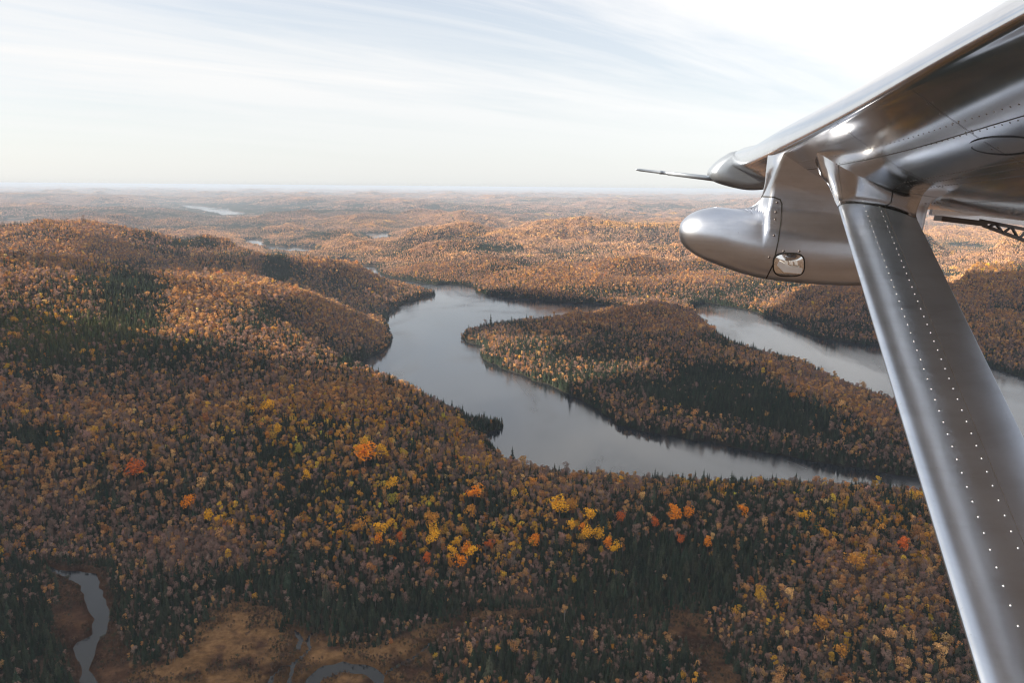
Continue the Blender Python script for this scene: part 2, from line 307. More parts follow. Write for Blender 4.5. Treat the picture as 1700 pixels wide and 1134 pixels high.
def bark_mat(name, col):
    m, nt, out = new_mat(name); n = N(nt, 'ShaderNodeTexNoise', i={'Scale': 3., 'Detail': 3})
    c = mixc(nt, n.outputs[0], tuple(x*.6 for x in col), tuple(min(1, x*1.3) for x in col)); d = N(nt, 'ShaderNodeBsdfDiffuse'); LK(nt, c, d.inputs[0]); LK(nt, d.outputs[0], out.inputs[0]); return m
M_BARK = bark_mat('bark', (.12, .095, .08)); M_BIRCH = bark_mat('birch_bark', (.24, .22, .20))
def ground_mat():
    m, nt, out = new_mat('forest_floor')
    at = N(nt, 'ShaderNodeAttribute', attribute_name='gcol')
    g = N(nt, 'ShaderNodeNewGeometry')
    n1 = N(nt, 'ShaderNodeTexNoise', i={'Scale': .22, 'Detail': 7, 'Roughness': .7}); LK(nt, g.outputs['Position'], n1.inputs[0])
    n2 = N(nt, 'ShaderNodeTexNoise', i={'Scale': .012, 'Detail': 9, 'Roughness': .75}); LK(nt, g.outputs['Position'], n2.inputs[0])
    c = mixc(nt, 1., at.outputs['Color'], ramp(nt, n1.outputs[0], [(.3, (.55,)*3), (.7, (1.45,)*3)]), 'MULTIPLY')
    c = mixc(nt, 1., c, ramp(nt, n2.outputs[0], [(.35, (.65,)*3), (.65, (1.35,)*3)]), 'MULTIPLY')
    b = N(nt, 'ShaderNodeBump', i={'Strength': .8, 'Distance': 3.}); LK(nt, n1.outputs[0], b.inputs['Height'])
    d = N(nt, 'ShaderNodeBsdfDiffuse'); LK(nt, c, d.inputs[0]); LK(nt, b.outputs[0], d.inputs['Normal']); LK(nt, d.outputs[0], out.inputs[0]); return m
def water_mat():
    m, nt, out = new_mat('lake_water')
    p = N(nt, 'ShaderNodeBsdfPrincipled', i={'Base Color': (.010, .012, .015, 1), 'IOR': 1.6}); g = N(nt, 'ShaderNodeNewGeometry')
    mp = N(nt, 'ShaderNodeMapping'); mp.inputs['Scale'].default_value = (.006, .0025, .005); mp.inputs['Rotation'].default_value = (0, 0, .5); LK(nt, g.outputs['Position'], mp.inputs[0])
    n = N(nt, 'ShaderNodeTexNoise', i={'Scale': 1., 'Detail': 5, 'Roughness': .6, 'Distortion': .8}); LK(nt, mp.outputs[0], n.inputs[0])
    ln = N(nt, 'ShaderNodeVectorMath', operation='LENGTH'); LK(nt, g.outputs['Position'], ln.inputs[0])
    open_ = mth(nt, 'MULTIPLY', mth(nt, 'SUBTRACT', ln.outputs['Value'], 690), 1/60, True)      # sheltered tea-brown bog water near, wind-ruffled lake beyond
    LK(nt, mth(nt, 'ADD', mth(nt, 'MULTIPLY', open_, .50), 1.28), p.inputs['IOR'])
    LK(nt, mth(nt, 'MULTIPLY', ramp(nt, n.outputs[0], [(.38, (.04,)*3), (.5, (.14,)*3), (.62, (.30,)*3)]), open_), p.inputs['Roughness'])
    n2 = N(nt, 'ShaderNodeTexNoise', i={'Scale': .35, 'Detail': 4, 'Roughness': .6}); LK(nt, g.outputs['Position'], n2.inputs[0])
    b = N(nt, 'ShaderNodeBump', i={'Strength': .12, 'Distance': .3}); LK(nt, n2.outputs[0], b.inputs['Height']); LK(nt, b.outputs[0], p.inputs['Normal'])
    LK(nt, p.outputs[0], out.inputs[0]); return m
# ------------------------------------------------------------------ ground and water
def build_ground():
    con, yel, org, bare = species(GX, GY, GZ+8)
    t = yel+org+bare
    hard = (yel[..., None]*YEL+org[..., None]*ORG+bare[..., None]*BARE)/t[..., None]
    canopy = (con[..., None]*CON+(1-con)[..., None]*hard)
    floor = np.array([.085, .058, .042])
    fb = sm(np.hypot(GX, GY), 9000, 24000)[..., None]
    col = floor*(1-fb)+canopy*.62*fb
    n = fbm(GX, GY, 16, 4, 2.); n2 = fbm(GX, GY, 45, 3, 9.)
    tan = np.array([.170, .094, .044]); rust = np.array([.060, .032, .021])
    k = sm(n*.9+n2*.8+.28, -.15, .30)[..., None]
    bogc = rust*(1-k)+tan*k
    edge = sm(GW, 1, 6)[..., None]
    # the strip beside the creek is rusty sedge
    px, _ = toimg(GX, GY, GZ)
    bogc = np.where(px[..., None] < 215, rust*1.05+tan*.18*k, bogc)*(.55+.45*edge)
    wb = (1-sm(GB, -4, 10))[..., None]; col = col*(1-wb)+bogc*wb
    wc = (1-sm(GC, -4, 8))[..., None]; col = col*(1-wc)+(rust*.7+tan*.55*k)*wc
    ws = (1-sm(GW, 3, 12))[..., None]*(1-wb); col = col*(1-ws)+np.array([.022, .02, .016])*ws
    v = np.concatenate([np.stack([GX, GY, GZ], -1).reshape(-1, 3), [[0, 0, 8.]]]); c4 = np.concatenate([col.reshape(-1, 3), [[.1, .07, .05]]]); c4 = np.concatenate([c4, np.ones((len(c4), 1))], 1)
    i = np.arange(nR-1)[:, None]*nT; j = np.arange(nT)[None]; j2 = (j+1) % nT
    q = np.stack([i+j, i+j2, i+nT+j2, i+nT+j], -1).reshape(-1, 4)[:, ::-1]
    cidx = len(v)-1; jj = np.arange(nT); cap = np.stack([np.full(nT, cidx), (jj+1) % nT, jj, jj], -1)
    me = mesh_np('ground', v, q, [ground_mat()], True, {'gcol': c4})
    o = link('ground', me); tag(o, 'rolling forest floor with tan bog and rusty sedge clearings below the plane', 'ground', kind='structure')
    a = np.linspace(0, 2*np.pi, 97)[:-1]; wv = np.concatenate([[[0, 0, 0]], np.stack([np.sin(a)*69000, np.cos(a)*69000, a*0], -1)])
    k = np.arange(96); wf = np.stack([np.zeros(96, int), (k+1) % 96+1, k+1], -1)
    w = link('water', mesh_np('water', wv, wf, [water_mat()])); tag(w, 'calm grey lake water winding between the wooded hills', 'water', kind='structure')
build_ground()
# ------------------------------------------------------------------ tree meshes (unit: metres, base at 0)
def tri_cloud(cen, nrm, size, r, aspect=1.):
    """one jittered triangle per centre, facing roughly nrm"""
    n = len(cen); t = np.cross(nrm, r.normal(size=(n, 3))); t /= np.linalg.norm(t, axis=1)[:, None]+1e-9; b = np.cross(nrm, t)
    s = (size*(.7+.6*r.random(n)))[:, None]
    v = np.stack([cen+t*s*aspect, cen-t*s*.6*aspect+b*s*.8, cen-t*s*.5*aspect-b*s*.8], 1)
    return v.reshape(-1, 3), np.arange(3*n).reshape(-1, 3)
def limb(p0, p1, r0, r1, k=4):
    p0 = np.array(p0, float); p1 = np.array(p1, float); d = p1-p0; d /= np.linalg.norm(d)+1e-9
    u = np.cross(d, [.3, .9, .2]); u /= np.linalg.norm(u); w = np.cross(d, u); a = np.arange(k)*2*np.pi/k
    ring = np.cos(a)[:, None]*u+np.sin(a)[:, None]*w
    v = np.concatenate([p0+ring*r0, p1+ring*r1]); j = np.arange(k); j2 = (j+1) % k
    return v, np.concatenate([np.stack([j, j2, j+k], -1), np.stack([j2, j2+k, j+k], -1)])
def join(parts):
    vs, fs, o = [], [], 0
    for v, f in parts: vs.append(v); fs.append(f+o); o += len(v)
    return np.concatenate(vs), np.concatenate(fs)
def spruce(r, h, w):
    cen, nr, sz = [], [], []
    tiers = 11
    for k in range(tiers):
        f = k/(tiers-1); z = h*(.10+.88*f); rad = w*(1-f)**.85*(.85+.3*r.random())+.12
        m = max(3, int(11*(1-f)+3)); a0 = r.random()*6.28
        for i in range(m):
            a = a0+i*2*np.pi/m+r.normal(0, .15); q = rad*(.45+.5*r.random()) if i % 2 else rad*.8
            d = np.array([math.cos(a), math.sin(a), 0]); cen.append(d*q+[0, 0, z-.18*q+r.normal(0, .15)]); nr.append(d*.55+[0, 0, .8]); sz.append(.42*rad+.38)
    cen = np.array(cen); nr = np.array(nr); nr /= np.linalg.norm(nr, axis=1)[:, None]
    v1, f1 = tri_cloud(cen, nr, np.array(sz), r)
    tip = limb((0, 0, h*.55), (0, 0, h*1.03), w*.18, .02, 4)
    return join([(v1, f1), tip]), join([limb((0, 0, -2), (0, 0, h*.85), .22, .06)])
def hardwood(r, h, w, dens=1., thin=1., fluff=1.):
    lob = []
    for k in range(8):
        a = k*2.4+r.random(); q = w*(.25+.40*r.random()) if k else 0; lob.append((math.cos(a)*q, math.sin(a)*q, h*(.50+.36*r.random()) if k else h*.80, w*(.36+.18*r.random())))
    cen, nr = [], []
    for x, y, z, s in lob:
        m = int(30*dens); d = r.normal(size=(m, 3)); d[:, 2] = d[:, 2]*.9+.25; d /= np.linalg.norm(d, axis=1)[:, None]
        cen.append(np.array([x, y, z])+d*s*np.array([1, 1, .95])*(.72+.35*r.random((m, 1)))); nr.append(d+r.normal(0, .55, (m, 3)))
    cen = np.concatenate(cen); nr = np.concatenate(nr); nr /= np.linalg.norm(nr, axis=1)[:, None]
    v1, f1 = tri_cloud(cen, nr, np.full(len(cen), .62*thin), r, 1./thin if thin < 1 else 1.)
    L = [limb((0, 0, -2), (0, 0, h*.45), .26, .2), limb((0, 0, h*.45), (0, 0, h*.8), .18, .06)]
    for x, y, z, s in lob[1:]: L.append(limb((0, 0, h*(.3+.15*r.random())), (x, y, z), .13, .04, 3))
    return (v1, f1), join(L)
r0 = np.random.default_rng(5)
TPL = []     # (kind, crown (v,f), trunk (v,f), bark)
for k in range(4): TPL.append(('spruce', *spruce(r0, 13+1.5*k, 3.0+.3*(k % 3)), M_BARK))
TPL.append(('spruce', *spruce(r0, 13, 2.1), M_BARK)); TPL.append(('spruce', *spruce(r0, 19, 4.1), M_BARK))
for k in range(5): TPL.append(('maple', *hardwood(r0, 14+k*.8, 4.3+.25*k), M_BARK))
for k in range(2): TPL.append(('aspen', *hardwood(r0, 17+k, 2.7+.3*k, .9), M_BIRCH))
for k in range(4): TPL.append(('bare', *hardwood(r0, 16+k*.7, 3.6, 1.15, .42), M_BIRCH if k == 3 else M_BARK))
KIDX = {k: [i for i, t in enumerate(TPL) if t[0] == k] for k in ('spruce', 'maple', 'aspen', 'bare')}
def tintcol(v, f, r, amp):
    c = np.ones((len(v), 4)); t = np.exp(r.normal(0, amp, len(f)))
    for k in range(3): c[f[:, k], :3] = t[:, None]
    return c
tcol_ = bpy.data.collections.new('tree_kinds'); CROWN, TRUNK = [], []
for i, (k, (cv, cf), (tv, tf), bk) in enumerate(TPL):
    amp = .12
    v, f = join([(cv, cf), (tv, tf)]); fm = np.r_[np.zeros(len(cf)), np.ones(len(tf))]
    me = mesh_np('tree_kind', v, f, [M_INS, bk], False, {'tint': tintcol(v, f, r0, amp)}, fm)
    tcol_.objects.link(bpy.data.objects.new('k%02d' % i, me))
    CROWN.append(mesh_np('crown', cv, cf, [M_OBJ], False, {'tint': tintcol(cv, cf, r0, amp)})); TRUNK.append(mesh_np('trunk', tv, tf, [bk]))
# canopy patches for the far woods: many small crowns joined
def patch(r, size, n, pcon, w, h):
    P, ck, tt_ = [], [], []
    g = int(math.sqrt(n)); pts = [((i+.5+r.normal(0, .28))/g-.5, (j+.5+r.normal(0, .28))/g-.5) for i in range(g) for j in range(g)]
    for x, y in pts:
        x *= size*1.12; y *= size*1.12; s = np.exp(r.normal(0, .2)); t = np.exp(r.normal(0, .22))
        if r.random() < pcon:
            a = np.arange(5)*1.2566+r.random()*6; hh = h*1.15*s; rw = w*.52
            v = np.concatenate([[[x, y, hh]], np.stack([x+np.cos(a)*rw, y+np.sin(a)*rw, np.full(5, h*.25)+r.normal(0, .5, 5)], -1)]); j = np.arange(5)
            f = np.stack([np.zeros(5, int), j+1, (j+1) % 5+1], -1); c = 1
        else:
            a = np.arange(6)*1.047+r.random()*6; hh = h*s*.95; rw = w*(.85+.3*r.random(6))*.62
            top = np.stack([x+np.cos(a)*rw*.6, y+np.sin(a)*rw*.6, hh*.9+r.normal(0, .8, 6)], -1); low = np.stack([x+np.cos(a+.5)*rw, y+np.sin(a+.5)*rw, hh*.55+r.normal(0, .8, 6)], -1)
            v = np.concatenate([[[x, y, hh+.6]], top, low]); j = np.arange(6); j2 = (j+1) % 6
            f = np.concatenate([np.stack([0*j, j+1, j2+1], -1), np.stack([j+1, j+7, j2+1], -1), np.stack([j2+1, j+7, j2+7], -1)]); c = 0
        P.append((v, f)); ck.append(np.full(len(v), c)); tt_.append(np.full(len(v), t))
    v, f = join(P); ck = np.concatenate(ck); tt_ = np.concatenate(tt_); c4 = np.stack([tt_, tt_, tt_, tt_*0+1], -1); k4 = np.stack([ck, ck, ck, ck*0+1], -1)
    return mesh_np('canopy', v, f, [M_PAT], False, {'tint': c4, 'ckind': k4})
pcol_ = bpy.data.collections.new('canopy_kinds'); pk = 0
for size, n, w, h in ((18, 16, 4.6, 9.5), (64, 64, 9., 10)):
    for pc in (0, .33, .67, 1.):
        for q in range(3):
            pcol_.objects.link(bpy.data.objects.new('p%02d' % pk, patch(r0, size, n, pc, w, h))); pk += 1
def gn_group(name, col):
    ng = bpy.data.node_groups.new(name, 'GeometryNodeTree')
    ng.interface.new_socket('Geometry', in_out='INPUT', socket_type='NodeSocketGeometry'); ng.interface.new_socket('Geometry', in_out='OUTPUT', socket_type='NodeSocketGeometry')
    gi = ng.nodes.new('NodeGroupInput'); go = ng.nodes.new('NodeGroupOutput'); ip = ng.nodes.new('GeometryNodeInstanceOnPoints')
    ci = ng.nodes.new('GeometryNodeCollectionInfo'); ci.inputs['Collection'].default_value = col; ci.inputs['Separate Children'].default_value = True; ci.inputs['Reset Children'].default_value = True
    ng.links.new(gi.outputs[0], ip.inputs['Points']); ng.links.new(ci.outputs[0], ip.inputs['Instance']); ip.inputs['Pick Instance'].default_value = True
    for nm, ty, so in (('idx', 'INT', 'Instance Index'), ('rot', 'FLOAT_VECTOR', 'Rotation'), ('scl', 'FLOAT_VECTOR', 'Scale')):
        a = ng.nodes.new('GeometryNodeInputNamedAttribute'); a.data_type = ty; a.inputs['Name'].default_value = nm
        ng.links.new(a.outputs['Attribute'], ip.inputs[so])
    ng.links.new(ip.outputs[0], go.inputs[0]); return ng
GN_T = gn_group('forest_scatter', tcol_); GN_P = gn_group('canopy_scatter', pcol_)
def scatter(name, pos, idx, rot, scl, colr, ng, label, cat):
    me = bpy.data.meshes.new(name); n = len(pos); me.vertices.add(n); me.vertices.foreach_set('co', pos.astype(np.float32).ravel())
    me.attributes.new('idx', 'INT', 'POINT').data.foreach_set('value', idx.astype(np.int32))
    me.attributes.new('rot', 'FLOAT_VECTOR', 'POINT').data.foreach_set('vector', rot.astype(np.float32).ravel())
    me.attributes.new('scl', 'FLOAT_VECTOR', 'POINT').data.foreach_set('vector', scl.astype(np.float32).ravel())
    me.attributes.new('tcol', 'FLOAT_COLOR', 'POINT').data.foreach_set('color', np.concatenate([colr, np.ones((n, 1))], 1).astype(np.float32).ravel())
    o = link(name, me); md = o.modifiers.new('scatter', 'NODES'); md.node_group = ng
    tag(o, label, cat, kind='stuff'); return o
# ------------------------------------------------------------------ near trees (each its own position)
def jgrid(r0_, r1_, sp, amax=40.):
    ex = r1_*math.sin(math.radians(amax)); xs = np.arange(-ex, ex, sp); ys = np.arange(0, r1_, sp*.9); x, y = np.meshgrid(xs, ys)
    x = x+(np.arange(len(ys)) % 2)[:, None]*sp*.5
    x = (x+rng.uniform(-.42, .42, x.shape)*sp).ravel(); y = (y+rng.uniform(-.42, .42, y.shape)*sp).ravel(); r = np.hypot(x, y)
    m = (r >= r0_) & (r < r1_) & (np.abs(np.arctan2(x, y)) < math.radians(amax)); return x[m], y[m]
TS = .64
x1, y1 = jgrid(330, 2800, 3.35)
def clear(x, y, z=None):
    w = lookup(x, y, GW); b = lookup(x, y, GB); c = lookup(x, y, GC)
    n = fbm(x, y, 40, 2, 12.)
    return (w > .3) & ((b > 1) | ((b > -9) & (n > .25) & (w > 6))) & (c > 0)
m = clear(x1, y1); x1, y1 = x1[m], y1[m]
z1 = lookup(x1, y1, GZ); con, yel, org, bare = species(x1, y1, z1+8)
n1 = len(x1); shore = lookup(x1, y1, GW) < 11
con = np.clip(con+.35*shore, 0, .98)
iscon = rng.random(n1) < con
hc, hk = hard_colour(yel, org, bare, n1)
idx = np.where(iscon, rng.choice(KIDX['spruce'], n1), np.where(hk == 2, rng.choice(KIDX['bare'], n1), np.where(rng.random(n1) < .5, rng.choice(KIDX['aspen'], n1), rng.choice(KIDX['maple'], n1))))
cc = np.where(iscon[:, None], CON*np.exp(rng.normal(0, .25, (n1, 1)))*(1+rng.normal(0, 1, (n1, 1))*np.array([.22, .08, .1])), hc)
px1, py1 = toimg(x1, y1, z1+8)
valley = np.exp(-((px1-50)/190)**2-((py1-545)/50)**2)[:, None]     # olive, younger conifers in the left valley
cc = np.where(iscon[:, None], cc*(1+valley*np.array([1.6, 1.1, .2])), cc)
cc = np.clip(cc, .006, .8)
# small bog-edge spruces grow shorter
short = np.exp(-((px1-1080)/230)**2-((py1-1030)/75)**2)+.7*(lookup(x1, y1, GB) < 25)
sc = TS*np.exp(rng.normal(0, .26, n1))*np.where(iscon, .90, .80)*(1-.42*np.clip(short, 0, 1))
rz = rng.uniform(0, 6.28, n1)
inview = (px1 > 0) & (px1 < 1700) & (py1 > 0) & (py1 < 1150) & ~((px1 > 1385+(py1-335)*.3) & (py1 > 330))
dist1 = np.hypot(x1, y1)
# the ones that show largest become things of their own
LM = [ # landmark crowns: px, py, width px, colour, label
 (605,765,36,'o','big blazing orange maple at the middle of the ridge, the widest crown there'),
 (594,748,16,'y','small golden crown just above the big blazing orange maple'),(635,757,24,'y','broad golden tree just right of the big blazing orange maple'),(605,735,14,'y','lone round golden crown higher up the ridge above the blazing orange maple'),
 (651,810,20,'y','golden tree standing on its own below the broad golden tree on the ridge'),(651,830,18,'g','yellow green tree directly below the lone golden tree on the ridge'),
 (788,826,26,'o','round pumpkin orange maple right of the yellow green tree on the ridge'),(782,854,20,'d','dull orange crown just below the round pumpkin orange maple'),
 (224,789,28,'r','wide rust red maple alone on the purple brown hillside at left'),(312,842,20,'o','orange crown below and right of the wide rust red maple'),(345,858,17,'y','yellow crown of the left hillside next to the orange one'),(362,862,12,'y','small yellow crown at the right end of the left hillside pair'),
 (632,880,20,'y','yellow tree at the left of the bright cluster in the middle slope'),(628,895,14,'o','orange tree tucked under the left yellow tree of the middle cluster'),(648,872,14,'y','slim yellow tree in the middle of the bright cluster'),(664,890,14,'r','red orange crown at the right edge of the bright cluster'),(595,880,24,'d','dull rusty crown at the far left of the middle cluster'),
 (716,868,22,'d','amber crown topping the tall column of yellow trees'),(721,883,20,'y','yellow crown in the upper half of the column'),(719,900,20,'y','yellow crown in the lower half of the column'),(709,925,16,'r','dark orange crown below the column of yellow trees'),
 (757,902,16,'y','small yellow crown above the lower cluster'),(752,918,18,'y','yellow crown at the left of the lower cluster'),(775,915,20,'o','deep orange crown in the lower cluster'),(783,922,18,'y','golden crown at the right of the lower cluster'),(766,935,22,'o','orange crown at the foot of the lower cluster'),
 (812,905,15,'r','red orange crown right of the lower cluster'),(888,900,18,'o','orange crown alone between the lower cluster and the golden row'),
 (929,848,30,'y','broad golden tree at the upper left of the golden row'),(948,845,20,'d','amber crown beside the broad golden tree of the row'),(980,858,22,'y','yellow crown at the upper right of the golden row'),(948,873,16,'y','yellow crown below the broad golden tree of the row'),
 (967,876,12,'o','small orange crown in the middle of the golden row'),(975,888,20,'y','golden crown third from the lower end of the row'),(993,892,18,'y','golden crown second from the lower end of the row'),(1010,902,18,'o','orange gold crown near the lower end of the row'),(1022,912,18,'y','golden crown ending the row at its lower right'),
 (1117,845,14,'o','small orange crown topping the orange trio by the dark spruces'),(1120,860,24,'o','larger orange maple of the trio by the dark spruces'),(1142,856,16,'o','right orange crown of the trio by the dark spruces'),(1088,867,15,'r','red crown left of the orange trio by the dark spruces'),(1130,895,14,'r','red orange crown below the orange trio'),(1235,848,15,'o','orange crown alone right of the orange trio'),(1175,900,14,'o','orange crown below and right of the orange trio'),
 (1420,945,26,'d','flat amber crown low on the right slope near the wing strut'),(1500,905,20,'r','rust orange crown close to the wing strut'),(1560,845,0,'y',''),(1335,858,16,'y','yellow crown alone on the right slope of dark spruces'),
 (445,680,20,'y','yellow crown at the upper left brow of the ridge'),(460,715,15,'y','golden crown below the upper left brow of the ridge'),(1030,860,13,'r','bright red crown between the golden row and the orange trio'),
 (1365,1040,24,'d','mustard crown in the lower right woods'),(1395,1085,22,'d','mustard crown near the lower right edge of the woods'),(395,735,0,'y',''),(510,790,14,'y','golden crown on the left flank of the ridge'),(495,748,16,'g','olive yellow crown on the left flank of the ridge'),
]
LC = {'o': (.80, .27, .02), 'y': (.80, .42, .03), 'g': (.36, .30, .05), 'd': (.52, .24, .045), 'r': (.58, .14, .03)}
def hitground(px, py, up=9.):
    d = rays(px, py); t = np.geomspace(300, 6000, 3000); p = CAM+d*t[:, None]/np.linalg.norm(d)
    h = lookup(p[:, 0], p[:, 1], GZ)+up; k = np.argmax(p[:, 2] < h); return p[k, 0], p[k, 1], math.dist(p[k], CAM)
lm = []
for px, py, wpx, c, lab in LM:
    if not lab: continue
    x, y, D = hitground(px, py, 10.); s = wpx*D/FPX/8.0
    lm.append((x, y, s, LC[c], lab, D))
kill = np.zeros(n1, bool)
for x, y, s, c, lab, D in lm:
    # nothing taller in front of it or on the same spot
    kill |= np.hypot(x1-x, y1-y) < 3.0*s
    f_ = math.atan2(x, y); u = (x1-x)*math.sin(f_)+(y1-y)*math.cos(f_); w_ = (x1-x)*math.cos(f_)-(y1-y)*math.sin(f_)
    kill |= (u < 0) & (u > -6.5*s) & (np.abs(w_) < 2.6*s)
keep = ~kill
def thing_tree(kname, ti, loc, rot, s, colr, label, group, cat):
    e = bpy.data.objects.new(kname, None); COL.objects.link(e); e.location = loc; e.rotation_euler = (0, 0, rot); e.scale = (s[0], s[0], s[1]); e.empty_display_size = 1
    tag(e, label, cat, group)
    c = link('crown', CROWN[ti], e); c.color = (*colr, 1); link('trunk', TRUNK[ti], e); return e
for k, (x, y, s, c, lab, D) in enumerate(lm):
    ti = KIDX['maple'][k % 5]; c = tuple(np.array(c)*np.exp(rng.normal(0, .08)))
    thing_tree('maple_tree', ti, (x, y, float(lookup(np.array([x]), np.array([y]), GZ)[0])), rng.uniform(0, 6), (s, .55*s+.5), c, lab, 'bright autumn crowns standing out of the forest', 'maple')
def zone_phrase(px, py):
    if py > 930 and px < 110: return 'on the dark bank left of the creek'
    if py > 900 and px < 240: return 'on the right bank of the creek'
    if px < 480: return 'on the slope between the creek and the tan bog'
    if px < 900: return 'at the edge of the tan bog' if py > 960 else 'on the slope above the tan bog'
    if px < 1240: return 'around the rusty clearing at bottom centre' if py > 980 else 'on the slope above the rusty clearing'
    return 'in the lower right woods beside the wing strut'
def colour_word(c, k):
    if k == 'spruce': return 'dark green' if c[0] < .034 else 'olive green'
    if k == 'bare': return 'nearly bare grey brown'
    return 'yellow' if c[1]/c[0] > .47 and c[0] > .3 else ('orange' if c[0] > .3 else 'rust brown')
for kinds, cap, base, cat in ((('spruce',), 290, 'spruce_tree', 'spruce'), (('maple', 'aspen', 'bare'), 230, 'hardwood_tree', 'hardwood tree')):
    sel = keep & inview & np.isin(idx, sum((KIDX[k] for k in kinds), []))
    c_ = np.where(sel)[0]; size = sc[c_]*np.where(np.isin(idx[c_], KIDX['bare']), .8, 1.)/dist1[c_]; c_ = c_[np.argsort(-size)[:cap]]
    for i in c_:
        kd = TPL[idx[i]][0]; zp = zone_phrase(px1[i], py1[i]); w = colour_word(cc[i], kd)
        nm = {'spruce': 'pointed spruce', 'bare': 'hardwood', 'aspen': 'slim aspen', 'maple': 'round crowned hardwood'}[kd]
        thing_tree(base if kd != 'aspen' else 'aspen_tree', idx[i], (x1[i], y1[i], z1[i]-.3), rz[i], (sc[i], sc[i]), cc[i], f'{w} {nm} {zp}', f'{w} {nm} trees {zp}', cat if kd != 'aspen' else 'aspen')
        keep[i] = False
for nm, msk, lab, cat in (('spruce_forest', iscon, 'dense dark spruce woods filling the slopes and shores', 'spruce forest'), ('hardwood_forest', ~iscon, 'autumn hardwood forest in orange, rust, yellow and bare brown covering the hills', 'hardwood forest')):
    q = np.where(keep & msk)[0]; k = len(q)
    scatter(nm, np.stack([x1[q], y1[q], z1[q]-.3], -1), idx[q], np.stack([0*rz[q], 0*rz[q], rz[q]], -1), np.stack([sc[q], sc[q], sc[q]*np.exp(rng.normal(0, .1, k))], -1), cc[q], GN_T, lab, cat)
xb, yb = jgrid(330, 760, 2.1); gb = lookup(xb, yb, GB); gc = lookup(xb, yb, GC); gw = lookup(xb, yb, GW); nb = fbm(xb, yb, 26, 4, 40.)
mb = ((gb < 6) | (gc < 4)) & (gw > .8) & ((nb+.25*(gb > -10)+.2*(gw < 6)+rng.normal(0, .12, len(xb))) > .10); xb, yb = xb[mb], yb[mb]; k = len(xb); zb = lookup(xb, yb, GZ)
cb_ = np.where(rng.random((k, 1)) < .3, np.array([.05, .05, .03]), np.array([.10, .062, .042]))*np.exp(rng.normal(0, .3, (k, 1))); rb = rng.uniform(0, 6.28, k); sb = .16*np.exp(rng.normal(0, .3, k))
scatter('bog_shrubs', np.stack([xb, yb, zb-.2], -1), rng.choice(KIDX['bare'][:3]+KIDX['maple'][:2], k), np.stack([0*rb, 0*rb, rb], -1), np.stack([sb*1.3, sb*1.3, sb], -1), cb_, GN_T, 'low dark shrubs dotted over the tan bog', 'shrubs')
# ------------------------------------------------------------------ distant woods
def far_points(r0_, r1_, sp, base, amax=38.):
    x, y = jgrid(r0_, r1_, sp, amax); w = lookup(x, y, GW); m = w > sp*.42; x, y = x[m], y[m]; z = lookup(x, y, GZ); n = len(x)
    con, yel, org, bare = species(x, y, z+8); con = np.clip(con+.4*(lookup(x, y, GW) < sp*1.5), 0, 1)
    q = np.clip(np.round(con*3+rng.normal(0, .35, n)), 0, 3).astype(int); idx = base+q*3+rng.integers(0, 3, n)
    t = (yel+org+bare)[:, None]; mean = (yel[:, None]*YEL+org[:, None]*ORG+bare[:, None]*BARE)/t
    hc, _ = hard_colour(yel, org, bare, n); c = mean*.6+hc*.4
    e = sp*.5; gx = (lookup(x+e, y, GZ)-lookup(x-e, y, GZ))/(2*e); gy = (lookup(x, y+e, GZ)-lookup(x, y-e, GZ))/(2*e)
    th = rng.uniform(0, 6.28, n); nz = np.stack([-gx, -gy, 1+0*gx], -1); nz /= np.linalg.norm(nz, axis=1)[:, None]
    ax = np.stack([np.cos(th), np.sin(th), 0*th], -1); ax -= nz*(ax*nz).sum(1)[:, None]; ax /= np.linalg.norm(ax, axis=1)[:, None]; ay = np.cross(nz, ax)
    ry = -np.arcsin(np.clip(ax[:, 2], -1, 1)); rx = np.arctan2(ay[:, 2], nz[:, 2]); rz_ = np.arctan2(ax[:, 1], ax[:, 0])
    s = np.exp(rng.normal(0, .06, n)); zs = s*np.exp(rng.normal(0, .12, n))
    return np.stack([x, y, z-1.5], -1), idx, np.stack([rx, ry, rz_], -1), np.stack([s, s, zs], -1), c
A = far_points(2780, 7600, 17.2, 0); B = far_points(7500, 28000, 62, 12)
scatter('distant_forest', *[np.concatenate([a, b]) for a, b in zip(A, B)], GN_P, 'far autumn woods rolling to the hazy horizon', 'distant forest')
# ------------------------------------------------------------------ the airplane we look out of: frame U outboard, V forward, W up, origin at the window seat
from mathutils.bvhtree import BVHTree
def pframe(az, pt):
    az = math.radians(az); pt = math.radians(pt); U = np.array([math.sin(az), math.cos(az), 0]); V = np.array([-math.cos(az), math.sin(az), 0]); Wv = np.array([0, 0, 1.])
    return np.stack([U, V*math.cos(pt)+Wv*math.sin(pt), -V*math.sin(pt)+Wv*math.cos(pt)])
PF = pframe(6, 6.5); PORG = np.array([4., -1.5, .3])
def rat(px, py):                     # (v/s, w/s) of a direction
    d = PF @ rays(px, py); return d[1]/d[0], d[2]/d[0]
def sv(px, py, s): a, b = rat(px, py); return a*s, b*s
plane = bpy.data.objects.new('airplane', None); COL.objects.link(plane); plane.location = CAM+PORG @ PF; plane.empty_display_size = .5
tag(plane, 'bare metal high-wing airplane showing its right wing, riveted strut and bullet-nosed pod', 'airplane')
